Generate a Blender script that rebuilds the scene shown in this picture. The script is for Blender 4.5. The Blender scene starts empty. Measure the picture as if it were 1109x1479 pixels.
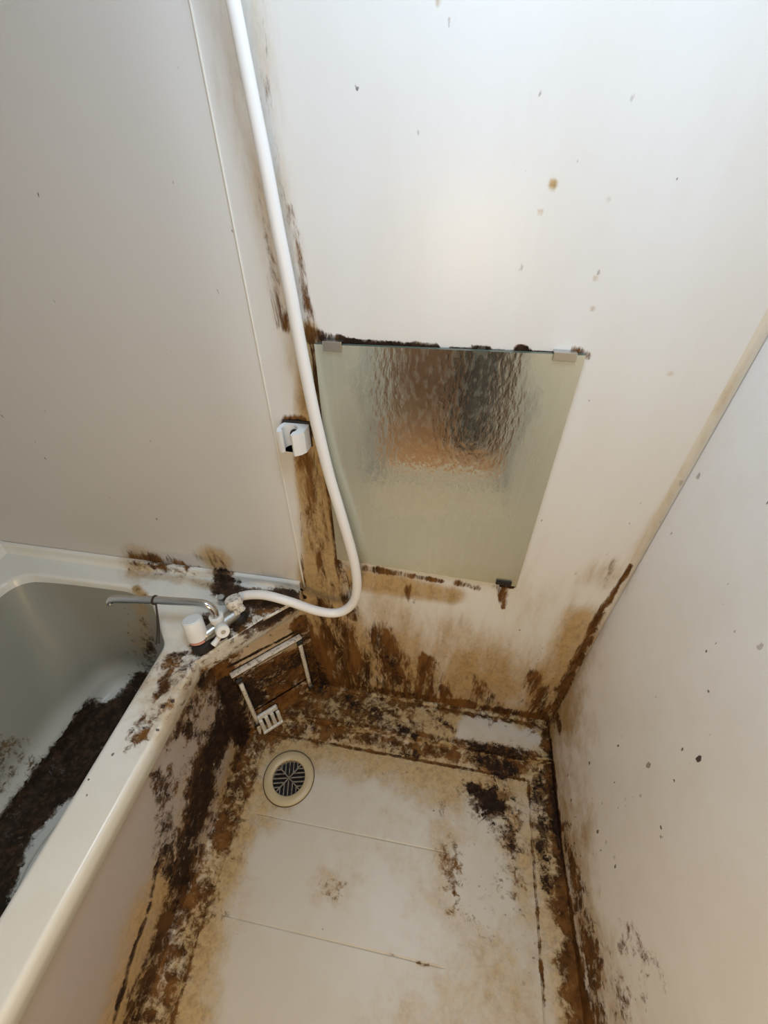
import bpy, bmesh, math, random
import numpy as np
from mathutils import Vector, Matrix
random.seed(7)
scene = bpy.context.scene
COL = scene.collection

# ------------------------------------------------------------------ camera
FPX, PITCH, YAW, ROLL = 636.35, .7260, -.1728, -.0068
CAM = np.array([0.0, -.68, 1.4669])
_cy, _sy, _cp, _sp = math.cos(YAW), math.sin(YAW), math.cos(PITCH), math.sin(PITCH)
FW = np.array([_sy*_cp, _cy*_cp, -_sp]); RT0 = np.array([_cy, -_sy, 0.0]); UP0 = np.cross(RT0, FW)
RT = RT0*math.cos(ROLL) + UP0*math.sin(ROLL); UP = -RT0*math.sin(ROLL) + UP0*math.cos(ROLL)
cd = bpy.data.cameras.new('camera'); cam = bpy.data.objects.new('camera', cd); COL.objects.link(cam)
cd.sensor_fit = 'VERTICAL'; cd.sensor_height = 36.0; cd.lens = FPX/1479*36.0; cd.clip_start = .01
m = Matrix(((RT[0], UP[0], -FW[0], CAM[0]), (RT[1], UP[1], -FW[1], CAM[1]), (RT[2], UP[2], -FW[2], CAM[2]), (0, 0, 0, 1)))
cam.matrix_world = m
scene.camera = cam

# ------------------------------------------------------------------ light
w = bpy.data.worlds.new('world'); scene.world = w; w.use_nodes = True
w.node_tree.nodes['Background'].inputs[0].default_value = (.75, .8, .9, 1)
w.node_tree.nodes['Background'].inputs[1].default_value = .05
def area(name, loc, target, size, power, color, size_y=None):
    l = bpy.data.lights.new(name, 'AREA'); l.energy = power; l.color = color
    l.shape = 'RECTANGLE'; l.size = size; l.size_y = size_y or size
    o = bpy.data.objects.new(name, l); COL.objects.link(o); o.location = loc
    o.rotation_euler = (Vector(target)-Vector(loc)).to_track_quat('-Z', 'Y').to_euler()
    return o
area('ceiling_light', (.02, -.42, 1.98), (.02, -.25, 0), .30, 6.6, (.64, .81, 1.0))
area('hallway_light', (.0, -1.42, 1.12), (.15, -.2, .25), .35, 6.1, (1.0, .70, .33))
area('hallway_fill', (.1, -1.9, 2.0), (.1, -2.0, 0), .3, 2.2, (1.0, .72, .45))  # added fill, brightens the hallway walls for the mirror
scene.view_settings.view_transform = 'Standard'
scene.view_settings.look = 'None'
scene.view_settings.gamma = 1.0
scene.view_settings.use_curve_mapping = False
scene.view_settings.exposure = 0.0

# ------------------------------------------------------------------ helpers
def ray(x, y): return FW + RT*((x-554.5)/FPX) - UP*((y-739.5)/FPX)
def atp(x, y, P, n):
    v = ray(x, y); P = np.array(P, float); n = np.array(n, float)
    return CAM + ((P-CAM)@n)/(v@n)*v
def at(x, y, ax, val):
    v = ray(x, y); return CAM + (val-CAM[ax])/v[ax]*v
PN, PP = (1, -1, 0), (-.34, 0, 0)                      # diagonal apron plane
def wr(z): return .402 - 0.03*z                        # right wall x as a function of y
PL = {'W': lambda x, y: at(x, y, 1, 0.0), 'F': lambda x, y: at(x, y, 2, 0.0), 'L': lambda x, y: at(x, y, 2, .027),
      'R': lambda x, y: atp(x, y, (.402, 0, 0), (1, .03, 0)), 'D': lambda x, y: at(x, y, 2, .562),
      'A': lambda x, y: at(x, y, 0, -.53), 'P': lambda x, y: atp(x, y, PP, PN),
      'B': lambda x, y: at(x, y, 2, .14), 'T': lambda x, y: at(x, y, 0, -1.06), 'Y': lambda x, y: at(x, y, 1, -.085)}

def tag(o, label=None, cat=None, group=None, kind=None):
    if label: o['label'] = label
    if cat: o['category'] = cat
    if group: o['group'] = group
    if kind: o['kind'] = kind
    return o
def empty(name, loc, label, cat):
    o = bpy.data.objects.new(name, None); COL.objects.link(o); o.location = loc
    o.empty_display_size = .03
    return tag(o, label, cat)
def link(name, me, mat, parent=None, smooth=False):
    if mat: me.materials.append(mat)
    if smooth:
        me.polygons.foreach_set('use_smooth', [True]*len(me.polygons))
    o = bpy.data.objects.new(name, me); COL.objects.link(o)
    if parent:
        o.parent = parent; o.matrix_parent_inverse = Matrix.Translation(-Vector(parent.location))
    return o
def raw(name, V, Fc, mat, parent=None, smooth=False):
    me = bpy.data.meshes.new(name); me.from_pydata([tuple(map(float, v)) for v in V], [], Fc); me.update()
    return link(name, me, mat, parent, smooth)
def grid_mesh(name, P, mat, parent=None, smooth=False, keep=None, flip=False, closed=False):
    """P: array (n, m, 3)"""
    n, mm = P.shape[:2]; idx = np.arange(n*mm).reshape(n, mm)
    if closed: idx = np.concatenate([idx, idx[:, :1]], 1)
    q = np.stack([idx[:-1, :-1], idx[1:, :-1], idx[1:, 1:], idx[:-1, 1:]], -1).reshape(-1, 4)
    V = P.reshape(-1, 3)
    if keep is not None:
        c = V[q].mean(1); q = q[keep(c)]
        used = np.unique(q); mp = -np.ones(len(V), int); mp[used] = np.arange(len(used)); V = V[used]; q = mp[q]
    if flip: q = q[:, ::-1]
    me = bpy.data.meshes.new(name)
    me.vertices.add(len(V)); me.vertices.foreach_set('co', V.astype(np.float32).ravel())
    me.loops.add(len(q)*4); me.loops.foreach_set('vertex_index', q.astype(np.int32).ravel())
    me.polygons.add(len(q)); me.polygons.foreach_set('loop_start', np.arange(0, len(q)*4, 4, dtype=np.int32))
    me.polygons.foreach_set('loop_total', np.full(len(q), 4, np.int32)); me.update(calc_edges=True)
    o = link(name, me, mat, parent, smooth)
    stain(me)
    return o

def bm_box(bm, c, s, rot=None, bev=0):
    r = bmesh.ops.create_cube(bm, size=1.0)
    M = Matrix.Translation(Vector(c)) @ (rot.to_4x4() if rot else Matrix.Identity(4)) @ Matrix.Diagonal((*s, 1))
    bmesh.ops.transform(bm, matrix=M, verts=r['verts'])
    if bev:
        es = list({e for v in r['verts'] for e in v.link_edges})
        bmesh.ops.bevel(bm, geom=es, offset=bev, segments=2, affect='EDGES', profile=.6)
def bm_obj(name, bm, mat, parent=None, smooth=False, st=False):
    me = bpy.data.meshes.new(name); bm.to_mesh(me); bm.free()
    o = link(name, me, mat, parent, smooth)
    if st: stain(me)
    return o
def box(name, c, s, mat, parent=None, rot=None, bev=.001, st=False):
    bm = bmesh.new(); bm_box(bm, c, s, rot, bev); return bm_obj(name, bm, mat, parent, st=st)
def catmull(P, n=8):
    P = [Vector(p) for p in P]; Q = [2*P[0]-P[1]] + P + [2*P[-1]-P[-2]]; out = []
    for i in range(1, len(Q)-2):
        a, b, c, d = Q[i-1:i+3]
        for k in range(n):
            t = k/n
            out.append(.5*((2*b)+(c-a)*t+(2*a-5*b+4*c-d)*t*t+(3*b-a-3*c+d)*t**3))
    out.append(P[-1]); return out
def tube(name, P, r, mat, parent=None, seg=16, n=8, smooth_path=True):
    """sweep; r is a number or one radius per control point"""
    if hasattr(r, '__len__'):
        rr = list(np.interp(np.linspace(0, len(P)-1, (len(P)-1)*n+1), range(len(P)), r)) if smooth_path else list(r)
    pts = catmull(P, n) if smooth_path else [Vector(p) for p in P]
    if not hasattr(r, '__len__'): rr = [r]*len(pts)
    V, Fc = [], []
    t0 = (pts[1]-pts[0]).normalized(); up = Vector((0, 0, 1)) if abs(t0.z) < .9 else Vector((1, 0, 0))
    nrm = (up - t0*up.dot(t0)).normalized()
    for i, p in enumerate(pts):
        t = (pts[min(i+1, len(pts)-1)]-pts[max(i-1, 0)]).normalized()
        nrm = (nrm - t*nrm.dot(t)).normalized(); b = t.cross(nrm)
        for k in range(seg):
            a = 2*math.pi*k/seg; V.append(p + (nrm*math.cos(a)+b*math.sin(a))*rr[i])
    for i in range(len(pts)-1):
        for k in range(seg):
            k2 = (k+1) % seg; Fc.append((i*seg+k, i*seg+k2, (i+1)*seg+k2, (i+1)*seg+k))
    Fc.append(tuple(range(seg-1, -1, -1))); L = (len(pts)-1)*seg; Fc.append(tuple(range(L, L+seg)))
    o = raw(name, V, Fc, mat, parent, True)
    return o
def lathe(name, base, top, prof, mat, parent=None, seg=28, ribs=0, ribd=0.0, smooth=True):
    """prof: list of (radius, height fraction 0..1 along base->top)"""
    a = Vector(base); ax = Vector(top)-a; L = ax.length; ax.normalize()
    u = ax.orthogonal().normalized(); v = ax.cross(u); V, Fc = [], []
    for r, h in prof:
        for k in range(seg):
            t = 2*math.pi*k/seg; rr = r
            if ribs and .12 < h < .9: rr = r*(1-ribd*(.5+.5*math.cos(ribs*t))**4)
            V.append(a+ax*h*L+(u*math.cos(t)+v*math.sin(t))*rr)
    for i in range(len(prof)-1):
        for k in range(seg):
            k2 = (k+1) % seg; Fc.append((i*seg+k, i*seg+k2, (i+1)*seg+k2, (i+1)*seg+k))
    Fc.append(tuple(range(seg-1, -1, -1))); n = (len(prof)-1)*seg; Fc.append(tuple(range(n, n+seg)))
    o = raw(name, V, Fc, mat, parent, smooth)
    if smooth:
        md = o.modifiers.new('edge', 'EDGE_SPLIT'); md.split_angle = math.radians(40)
    return o

# ------------------------------------------------------------------ grime plus some painted light and shade: where each sits, in world space
CH = {'tan': 0, 'brown': 1, 'black': 2, 'speck': 3}
ST = []          # (channel, points (k,3), radii (k), strength, softness, zstretch)
def s(ch, pl, pts, r, k=1.0, soft=.6, zs=1.0):
    P = np.array([PL[pl](x, y) for x, y in pts])
    rr = np.broadcast_to(np.array(r, float), (len(pts),))
    D = np.linalg.norm(P-CAM, axis=1)/FPX
    ST.append((CH[ch], P, rr*D, k, min(.98, soft*1.35), zs, pl if ch == 'speck' else ''))
POLY = []
def spoly(ch, pl, pts, k, soft_m, zmax):
    POLY.append((CH[ch], np.array([PL[pl](x, y)[:2] for x, y in pts]), k, soft_m, zmax))
def stain(me):
    n = len(me.vertices); V = np.empty(n*3, np.float32); me.vertices.foreach_get('co', V); V = V.reshape(n, 3).astype(np.float64)
    A = np.zeros((n, 4))
    mn, mx = V.min(0), V.max(0)
    for ch, P, R, k, soft, zs, own in ST:
        rm = R.max()*(1+soft)*max(1, zs)
        if np.any(P.min(0)-rm > mx) or np.any(P.max(0)+rm < mn): continue
        sel = np.nonzero(np.all((V > P.min(0)-rm) & (V < P.max(0)+rm), axis=1))[0]
        if own == 'W': sel = sel[V[sel, 1] > -.02]          # spatter stays on the surface it hit
        if own == 'R': sel = sel[V[sel, 0] > .39]
        if own == 'F': sel = sel[V[sel, 2] < .05]
        if not len(sel): continue
        Q = V[sel].copy(); PP_ = P.copy(); Q[:, 2] /= zs; PP_[:, 2] /= zs
        best = np.full(len(sel), 1e9)
        if len(P) == 1: best = np.linalg.norm(Q-PP_[0], axis=1)/R[0]
        for i in range(len(P)-1):
            d = PP_[i+1]-PP_[i]; t = np.clip(((Q-PP_[i])@d)/max(d@d, 1e-12), 0, 1)
            dd = np.linalg.norm(Q-PP_[i]-t[:, None]*d, axis=1)/(R[i]+(R[i+1]-R[i])*t)
            best = np.minimum(best, dd)
        x = np.clip((1+soft-best)/(2*soft), 0, 1); val = k*x*x*(3-2*x)
        if k > 0: A[sel, ch] = np.maximum(A[sel, ch], val)
        else: A[sel, ch] = A[sel, ch]*(1+val)
    for ch, Pg, k, soft, zmax in POLY:
        sel = np.nonzero((V[:, 2] < zmax) & (V[:, 0] < -.6))[0]
        if not len(sel): continue
        Q = V[sel, :2]; ins = np.zeros(len(sel), bool); dist = np.full(len(sel), 1e9)
        for i in range(len(Pg)):
            a, b = Pg[i], Pg[(i+1) % len(Pg)]
            c = ((a[1] > Q[:, 1]) != (b[1] > Q[:, 1])) & (Q[:, 0] < (b[0]-a[0])*(Q[:, 1]-a[1])/(b[1]-a[1]+1e-12)+a[0])
            ins ^= c
            d = b-a; t = np.clip(((Q-a)@d)/(d@d), 0, 1); dist = np.minimum(dist, np.linalg.norm(Q-a-t[:, None]*d, axis=1))
        sd = np.where(ins, dist, -dist); val = k*np.clip(.5+sd/soft, 0, 1)*np.clip((zmax-V[sel, 2])/.03, 0, 1)
        A[sel, ch] = np.maximum(A[sel, ch], val)
    at_ = me.color_attributes.new('grime', 'FLOAT_COLOR', 'POINT')
    B = A.copy(); B[:, 3] = 1; at_.data.foreach_set('color', B.astype(np.float32).ravel())
    a2 = me.attributes.new('speck', 'FLOAT', 'POINT'); a2.data.foreach_set('value', A[:, 3].astype(np.float32))

# --- back wall
s('tan', 'W', [(342, 40), (372, 220), (412, 400), (432, 520)], [40, 30, 26, 24], .38, .7)
s('tan', 'W', [(445, 480), (452, 600), (465, 760), (480, 880)], [16, 22, 26, 32], .85, .5)
s('tan', 'W', [(435, 650), (455, 800), (450, 900)], [12, 20, 26], .8, .4)
s('tan', 'W', [(500, 835), (560, 845), (650, 860)], [30, 28, 22], .85, .5)
s('tan', 'W', [(480, 900), (530, 950), (620, 985)], [60, 75, 60], .95, .6)
s('tan', 'W', [(560, 890), (740, 980)], [70, 80], .55, .8)  # soft tan below the mirror: film plus warm light painted in
s('tan', 'W', [(470, 985), (785, 1035)], [40, 40], .9, .7)
s('tan', 'W', [(840, 890), (790, 1030)], [24, 34], .8, .8)
s('tan', 'W', [(1100, 480), (960, 730), (900, 840)], [4, 7, 20], .35, .8)
s('tan', 'W', [(870, 830)], 34, .5, .7)
s('tan', 'W', [(312, 808)], 26, .9, .5)
s('tan', 'W', [(215, 815)], 30, .6, .6)
s('tan', 'W', [(330, 845), (425, 858)], 20, .7, .8)
s('tan', 'W', [(690, 730), (780, 860)], 60, .16, 1.0)
s('brown', 'W', [(333, 0), (350, 90), (362, 150)], [14, 12, 9], .46, .8)
s('brown', 'W', [(372, 40), (392, 180), (420, 320)], [14, 11, 8], .30, .8)
s('brown', 'W', [(330, 80), (352, 160), (374, 270), (388, 340)], [12, 9, 8, 7], .36, .8)
s('brown', 'W', [(372, 255), (380, 280)], 6, .5, .8)
s('brown', 'W', [(386, 345), (402, 420), (410, 470)], [7, 11, 10], .56, .7)
s('brown', 'W', [(418, 300), (432, 370), (446, 440), (452, 480)], [6, 8, 11, 14], .52, .8)
s('brown', 'W', [(452, 486), (478, 490), (500, 494)], [14, 10, 9], .9, .4)
s('brown', 'W', [(430, 622)], 23, .95, .3)
s('brown', 'W', [(438, 650), (446, 680)], [14, 7], .6, .6)
s('brown', 'W', [(445, 660), (456, 740), (476, 860), (482, 930)], [20, 20, 22, 26], .50, .6, 1.3)
s('brown', 'W', [(452, 505), (462, 600), (487, 808), (500, 850), (512, 890)], [5, 5, 6, 14, 14], .8, .4)
s('brown', 'W', [(488, 815), (560, 826), (640, 840)], [10, 8, 5], .66, .5)
s('brown', 'W', [(425, 890), (450, 940), (470, 985)], [16, 28, 30], .95, .5)
s('brown', 'W', [(468, 880), (500, 950), (520, 990)], [24, 44, 46], .84, .6, 1.3)
s('brown', 'W', [(545, 920), (572, 995)], [24, 38], .80, .7, 1.4)
s('tan', 'W', [(470, 940), (810, 1010)], [120, 90], .80, .7)  # broad tan band: real film with warm light painted into it
s('tan', 'W', [(700, 800), (800, 900)], [90, 90], .24, .7)
s('brown', 'W', [(450, 960), (520, 975), (600, 1000)], [30, 30, 16], .72, .6)
s('brown', 'W', [(612, 955), (628, 1005)], [14, 30], .74, .6, 1.4)
s('brown', 'W', [(685, 980), (707, 1020)], [10, 22], .68, .6, 1.4)
s('brown', 'W', [(770, 975), (776, 1030)], [12, 26], .70, .6, 1.4)
s('brown', 'W', [(470, 984), (600, 1006), (785, 1036)], [16, 13, 12], .86, .5)
s('brown', 'W', [(470, 1000), (470, 985), (600, 1004), (785, 1038)], [6, 6, 6, 6], .95, .5)
s('brown', 'W', [(722, 848), (727, 878)], [10, 4], .85, .5)
s('brown', 'W', [(660, 842), (690, 850)], 7, .6, .6)
s('brown', 'W', [(590, 850), (595, 870)], [12, 6], .5, .6)
s('brown', 'W', [(912, 815), (870, 880), (830, 960), (792, 1036)], [3.5, 5, 8, 12], .85, .6)
s('brown', 'W', [(880, 800), (870, 845)], [16, 12], .40, .8)
s('brown', 'W', [(200, 808), (230, 812), (285, 824)], [16, 17, 12], .66, .6)
s('brown', 'W', [(295, 805), (325, 822)], [16, 16], .52, .6)
s('brown', 'W', [(120, 802), (200, 812), (300, 826), (436, 852)], [2.5, 4.5, 4.5, 4], .95, .7)
s('black', 'W', [(170, 808), (300, 826), (436, 852)], [1.5, 3, 3], .8, .7)
s('brown', 'W', [(434, 740), (436, 800), (440, 850)], [2, 2.5, 4], .55, .6)
s('brown', 'W', [(830, 505), (850, 515)], 6, .6, .6)
s('brown', 'W', [(955, 620), (935, 660)], 6, .42, .8)
s('black', 'W', [(466, 490), (492, 490)], 7, .8, .4)
s('black', 'W', [(500, 494), (560, 498), (632, 502)], [6.5, 5, 4.5], .97, .35)
s('black', 'W', [(650, 504), (745, 509), (838, 514)], 3, .8, .5)
s('black', 'W', [(686, 503), (704, 504)], 5, .95, .4)
s('black', 'W', [(748, 505), (758, 506)], 5.5, .97, .4)
s('black', 'W', [(430, 622)], 20, .9, .3)
s('black', 'W', [(324, 832), (350, 842), (400, 853), (438, 862)], [15, 14, 9, 5], 1.1, .5)
s('black', 'W', [(326, 832)], 9, .95, .5)
s('black', 'W', [(250, 818), (290, 826)], 4, .6, .6)
s('black', 'W', [(725, 846), (738, 846)], 5, .95, .4)
s('black', 'W', [(560, 950), (570, 985)], 14, .5, .8)
s('black', 'W', [(440, 930), (462, 985)], [10, 18], .52, .7)
s('black', 'W', [(492, 820), (500, 850)], 8, .55, .7)
for p, r, k in [((798, 266), 5, .8), ((780, 306), 4, .55), ((860, 402), 4, .5), ((856, 446), 4, .6), ((632, 2), 4, .7),
                ((968, 540), 4, .45), ((880, 288), 3.5, .4)]:
    s('tan', 'W', [p], r, k*1.1, .5)
s('speck', 'W', [(300, 100), (700, 700)], 1200, .11, .5)
s('speck', 'W', [(760, 20), (740, 300)], [70, 70], .5, .8)
s('speck', 'W', [(700, 300), (850, 420)], [70, 70], .35, .8)
s('speck', 'W', [(500, 900), (780, 1000)], 110, .45, .6)
s('speck', 'W', [(440, 650), (470, 900)], 30, .5, .5)
s('speck', 'W', [(430, 350), (450, 480)], 18, .6, .5)
s('speck', 'W', [(360, 100), (420, 350)], 28, .3, .5)
s('speck', 'W', [(1020, 560), (860, 860)], 40, .3, .6)
# --- right wall
s('tan', 'R', [(800, 1040), (820, 1200), (860, 1400), (880, 1479)], [30, 60, 60, 70], .6, .7)
s('tan', 'R', [(830, 1120), (840, 1200)], [45, 50], .5, .8)
s('brown', 'R', [(790, 1045), (797, 1110), (808, 1220), (830, 1370), (850, 1479)], [10, 13, 12, 14, 18], .98, .5)
s('brown', 'R', [(800, 1020), (808, 1050)], [8, 10], .8, .6)
s('brown', 'R', [(818, 1220), (838, 1300)], [14, 28], .74, .6)
s('brown', 'R', [(838, 1300), (858, 1400), (862, 1460)], [28, 36, 30], .72, .6)
s('brown', 'R', [(900, 1350), (940, 1400), (925, 1440)], [20, 24, 20], .40, .7)
s('brown', 'R', [(890, 1460)], 36, .5, .7)
s('brown', 'R', [(812, 1200), (826, 1190)], 8, .5, .8)
s('black', 'R', [(795, 1070), (800, 1130), (806, 1190), (812, 1240)], [5, 8, 8, 4], .85, .6)
s('speck', 'R', [(850, 1040), (870, 1160)], 60, .9, .5)
s('speck', 'R', [(900, 900), (1000, 700)], 140, .45, .6)
s('speck', 'R', [(820, 1200), (950, 1400)], 60, .4, .6)
s('speck', 'R', [(1000, 1000), (1000, 1300)], 200, .12, .6)
# --- ledge and floor
s('tan', 'L', [(450, 1015), (620, 1040), (780, 1075)], 36, .95, .6)
s('tan', 'L', [(690, 1060), (730, 1068)], [26, 20], -.95, .25)
s('tan', 'L', [(765, 1072)], 15, -.9, .25)
s('brown', 'L', [(445, 1025), (520, 1025), (560, 1040)], [20, 28, 26], .74, .6)
s('brown', 'L', [(600, 1048), (640, 1050)], [20, 12], .5, .8)
s('brown', 'L', [(470, 996), (620, 1020), (785, 1050)], [7, 7, 7], .85, .5)
s('brown', 'L', [(560, 1040), (610, 1045)], [20, 14], .55, .6)
s('brown', 'L', [(445, 1036), (600, 1062), (783, 1094)], [6, 6, 6], .8, .5)
s('black', 'L', [(505, 1015), (545, 1035)], [12, 16], .58, .6)
s('black', 'L', [(580, 1055), (598, 1062)], 8, .7, .6)
s('black', 'L', [(680, 1078), (720, 1085), (755, 1092)], [8, 8, 9], .72, .5)
s('black', 'L', [(631, 1038), (655, 1056)], 5, .6, .6)
s('speck', 'L', [(460, 1020), (780, 1080)], 40, .8, .6)
s('tan', 'F', [(400, 1060), (600, 1100), (770, 1125)], [36, 30, 34], .85, .5)
s('tan', 'F', [(350, 1100), (345, 1200), (300, 1300), (260, 1479)], [46, 22, 26, 30], .85, .5)
s('tan', 'F', [(570, 1110), (720, 1150), (760, 1260)], [26, 50, 40], .72, .6)
s('tan', 'F', [(640, 1200), (640, 1290), (690, 1340), (760, 1320)], 22, .55, .7)
s('tan', 'F', [(720, 1370), (740, 1479)], [90, 130], .55, .9)  # warm glow from the doorway painted into the floor colour
s('tan', 'F', [(370, 1090), (440, 1075), (385, 1170)], 26, .8, .8)
s('tan', 'F', [(640, 1150), (700, 1250), (690, 1330)], 80, .42, .9)
s('brown', 'F', [(640, 1160), (655, 1240), (650, 1300), (700, 1345), (750, 1310)], [10, 10, 12, 10, 12], .36, .9)
s('tan', 'F', [(785, 1100), (795, 1250), (812, 1400), (830, 1479)], [20, 22, 24, 26], .85, .5)
s('tan', 'F', [(693, 1278)], 33, -.9, .35)
s('tan', 'F', [(470, 1280)], 20, .5, .5)
s('tan', 'F', [(700, 1180)], 22, -.6, .4)
s('tan', 'F', [(500, 1240), (600, 1200)], 40, .3, .9)
s('brown', 'F', [(372, 1062), (345, 1120), (320, 1190)], [24, 24, 18], .75, .6)
s('brown', 'F', [(320, 1200), (290, 1300), (240, 1400), (215, 1479)], [16, 18, 24, 22], .66, .5)
s('brown', 'F', [(390, 1060), (470, 1072)], 9, .6, .7)
s('brown', 'F', [(430, 1046), (600, 1080), (700, 1100), (770, 1110)], [14, 11, 12, 12], .74, .6)
s('brown', 'F', [(372, 1062), (440, 1052)], [18, 12], .8, .6)
s('brown', 'F', [(352, 1085), (340, 1140), (318, 1215)], [26, 22, 18], .82, .5)
s('black', 'F', [(345, 1075), (325, 1130)], [16, 14], .62, .7)
s('black', 'A', [(330, 1050), (318, 1090)], [22, 18], .85, .6)
s('brown', 'F', [(414, 1063), (600, 1097), (757, 1126)], 2.2, .9, .6)
s('brown', 'F', [(369, 1103), (317, 1245), (270, 1407), (247, 1479)], 2.5, .7, .6)
s('brown', 'F', [(763, 1128), (772, 1270), (786, 1454)], 2.2, .75, .6)
s('brown', 'F', [(730, 1200), (745, 1280), (700, 1330)], [16, 14, 14], .42, .7)
s('brown', 'F', [(655, 1270), (640, 1230)], 12, .4, .7)
s('brown', 'F', [(465, 1275), (485, 1290)], 12, .42, .6)
s('brown', 'F', [(560, 1378), (620, 1395)], 1.6, .5, .8)
s('brown', 'F', [(797, 1250), (806, 1340), (830, 1479)], [10, 9, 14], .62, .6)
s('black', 'F', [(680, 1142), (712, 1165), (738, 1200)], [18, 24, 18], .50, .8)
s('black', 'F', [(682, 1138), (720, 1165)], [8, 10], .85, .5)
s('black', 'F', [(738, 1195), (745, 1225)], 12, .56, .6)
s('black', 'F', [(690, 1098), (715, 1106), (745, 1112)], [9, 15, 9], .66, .6)
s('black', 'F', [(560, 1082), (600, 1090)], 8, .55, .6)
s('black', 'F', [(778, 1120), (780, 1180), (786, 1240), (790, 1280)], [11, 13, 10, 7], .62, .6)
s('brown', 'F', [(735, 1180), (750, 1240), (740, 1290)], [24, 22, 18], .42, .8)
s('black', 'F', [(440, 1043), (620, 1072), (720, 1090), (760, 1098)], [2.5, 3, 5, 4], .75, .5)  # thin dark line painting the shade under the ledge front
s('black', 'F', [(448, 1050)], 10, .6, .7)
s('speck', 'F', [(690, 1140), (750, 1300)], 60, .9, .5)
s('speck', 'F', [(560, 1110), (760, 1120)], 30, .6, .6)
s('speck', 'F', [(550, 1250)], 300, .05, .6)
# --- bath apron, corner panel
s('tan', 'A', [(240, 1000), (330, 1000), (300, 1120), (270, 1280)], 60, .52, .6)
s('tan', 'A', [(230, 1300), (180, 1479)], [50, 50], .8, .5)
s('tan', 'P', [(340, 960), (400, 1000)], 80, .5, .6)
s('tan', 'P', [(360, 910), (430, 890)], 30, .35, .6)
s('brown', 'A', [(262, 960), (290, 975), (312, 1010)], [14, 22, 16], .62, .5)
s('brown', 'A', [(246, 1010), (240, 1090), (262, 1150)], [12, 12, 16], .42, .6)
s('brown', 'A', [(300, 1100), (280, 1200), (258, 1300)], [46, 56, 40], .80, .6)
s('brown', 'A', [(250, 980), (300, 1040), (320, 1080)], [34, 46, 40], .46, .7)
s('brown', 'A', [(262, 1290), (225, 1380), (190, 1479)], [34, 28, 28], .74, .6)
s('brown', 'F', [(262, 1300), (240, 1360), (205, 1440)], [14, 16, 16], .85, .6)
s('brown', 'A', [(222, 1110), (236, 1160), (246, 1220)], [10, 14, 16], .6, .5)
s('black', 'A', [(285, 1000), (256, 1060), (270, 1030)], 11, .5, .7)
s('black', 'A', [(268, 968), (292, 990)], 12, .6, .6)
s('black', 'A', [(268, 1050), (300, 1065)], 10, .55, .6)
s('black', 'A', [(325, 1030), (300, 1105), (286, 1180), (262, 1270)], [24, 34, 40, 24], .70, .6)
s('black', 'A', [(226, 1115), (240, 1160), (245, 1210), (250, 1260)], [9, 15, 22, 14], .58, .6)
s('black', 'A', [(228, 1250), (215, 1320), (195, 1370), (165, 1479)], [5, 5, 5, 6], .66, .6)
s('black', 'P', [(325, 985), (335, 1030), (345, 1062)], [12, 16, 14], .98, .5)
s('brown', 'P', [(315, 940), (318, 975), (340, 1060)], [22, 20, 20], .8, .5)
s('brown', 'P', [(330, 925), (338, 955)], [16, 12], .6, .5)
s('brown', 'P', [(345, 985), (430, 950), (400, 1015), (440, 1010)], [34, 30, 36, 26], .92, .6)
s('black', 'P', [(355, 990), (390, 980), (428, 955)], [24, 28, 20], .64, .7)
s('brown', 'P', [(315, 950), (330, 1000)], [16, 20], .9, .5)
s('black', 'P', [(360, 1000), (375, 1015)], 14, .8, .6)
s('brown', 'P', [(420, 1010), (450, 1000)], 18, .62, .6)
s('brown', 'P', [(432, 900), (450, 960), (460, 995)], 16, .95, .5)
s('black', 'P', [(436, 925), (455, 985)], 9, .6, .7)
s('black', 'P', [(332, 962), (380, 937), (428, 912)], 3, .9, .4)
s('speck', 'P', [(350, 960), (430, 900)], 40, .6, .6)
s('speck', 'A', [(250, 1040), (290, 1000)], 70, .9, .5)
# --- deck and rim
s('black', 'D', [(318, 850), (350, 866), (395, 866), (434, 866)], [12, 18, 16, 10], 1.1, .5)
s('brown', 'D', [(360, 890), (400, 875), (425, 872)], [16, 14, 8], .62, .6)
s('black', 'D', [(300, 905), (330, 905), (350, 890)], 18, .75, .6)
s('brown', 'D', [(290, 935), (325, 925), (350, 905)], 16, .8, .6)
s('brown', 'D', [(243, 955), (232, 998)], [12, 11], .82, .5)
s('black', 'D', [(240, 965), (234, 985)], [6, 5], .55, .8)
s('black', 'D', [(245, 948), (262, 944)], 6, .75, .6)
s('brown', 'D', [(262, 948), (280, 944)], 8, .5, .6)
s('brown', 'D', [(212, 1038), (192, 1068)], [14, 15], .56, .5)
s('tan', 'D', [(240, 950), (225, 1000)], 16, .42, .6)
s('tan', 'D', [(195, 850), (205, 862)], [6, 8], .9, .5)
s('brown', 'D', [(198, 852), (208, 862)], [4, 6], .55, .5)
s('tan', 'D', [(190, 828), (330, 850)], 9, .6, .6)
s('brown', 'D', [(190, 822), (260, 836), (320, 850)], 5, .5, .6)
s('black', 'Y', [(222, 925), (218, 950)], [9, 14], .62, .8)
s('black', 'Y', [(226, 890), (226, 935)], 5, .6, .8)
s('brown', 'Y', [(210, 890), (205, 940)], [10, 18], .42, .9)
s('tan', 'Y', [(205, 870), (212, 930)], [14, 22], .5, .9)
s('speck', 'Y', [(205, 880), (205, 950)], 26, .5, .7)
s('brown', 'T', [(-5, 1090), (20, 1110), (30, 1135)], [22, 20, 12], .62, .7)
s('black', 'T', [(-8, 1120), (12, 1130)], [18, 16], .55, .7)
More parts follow.
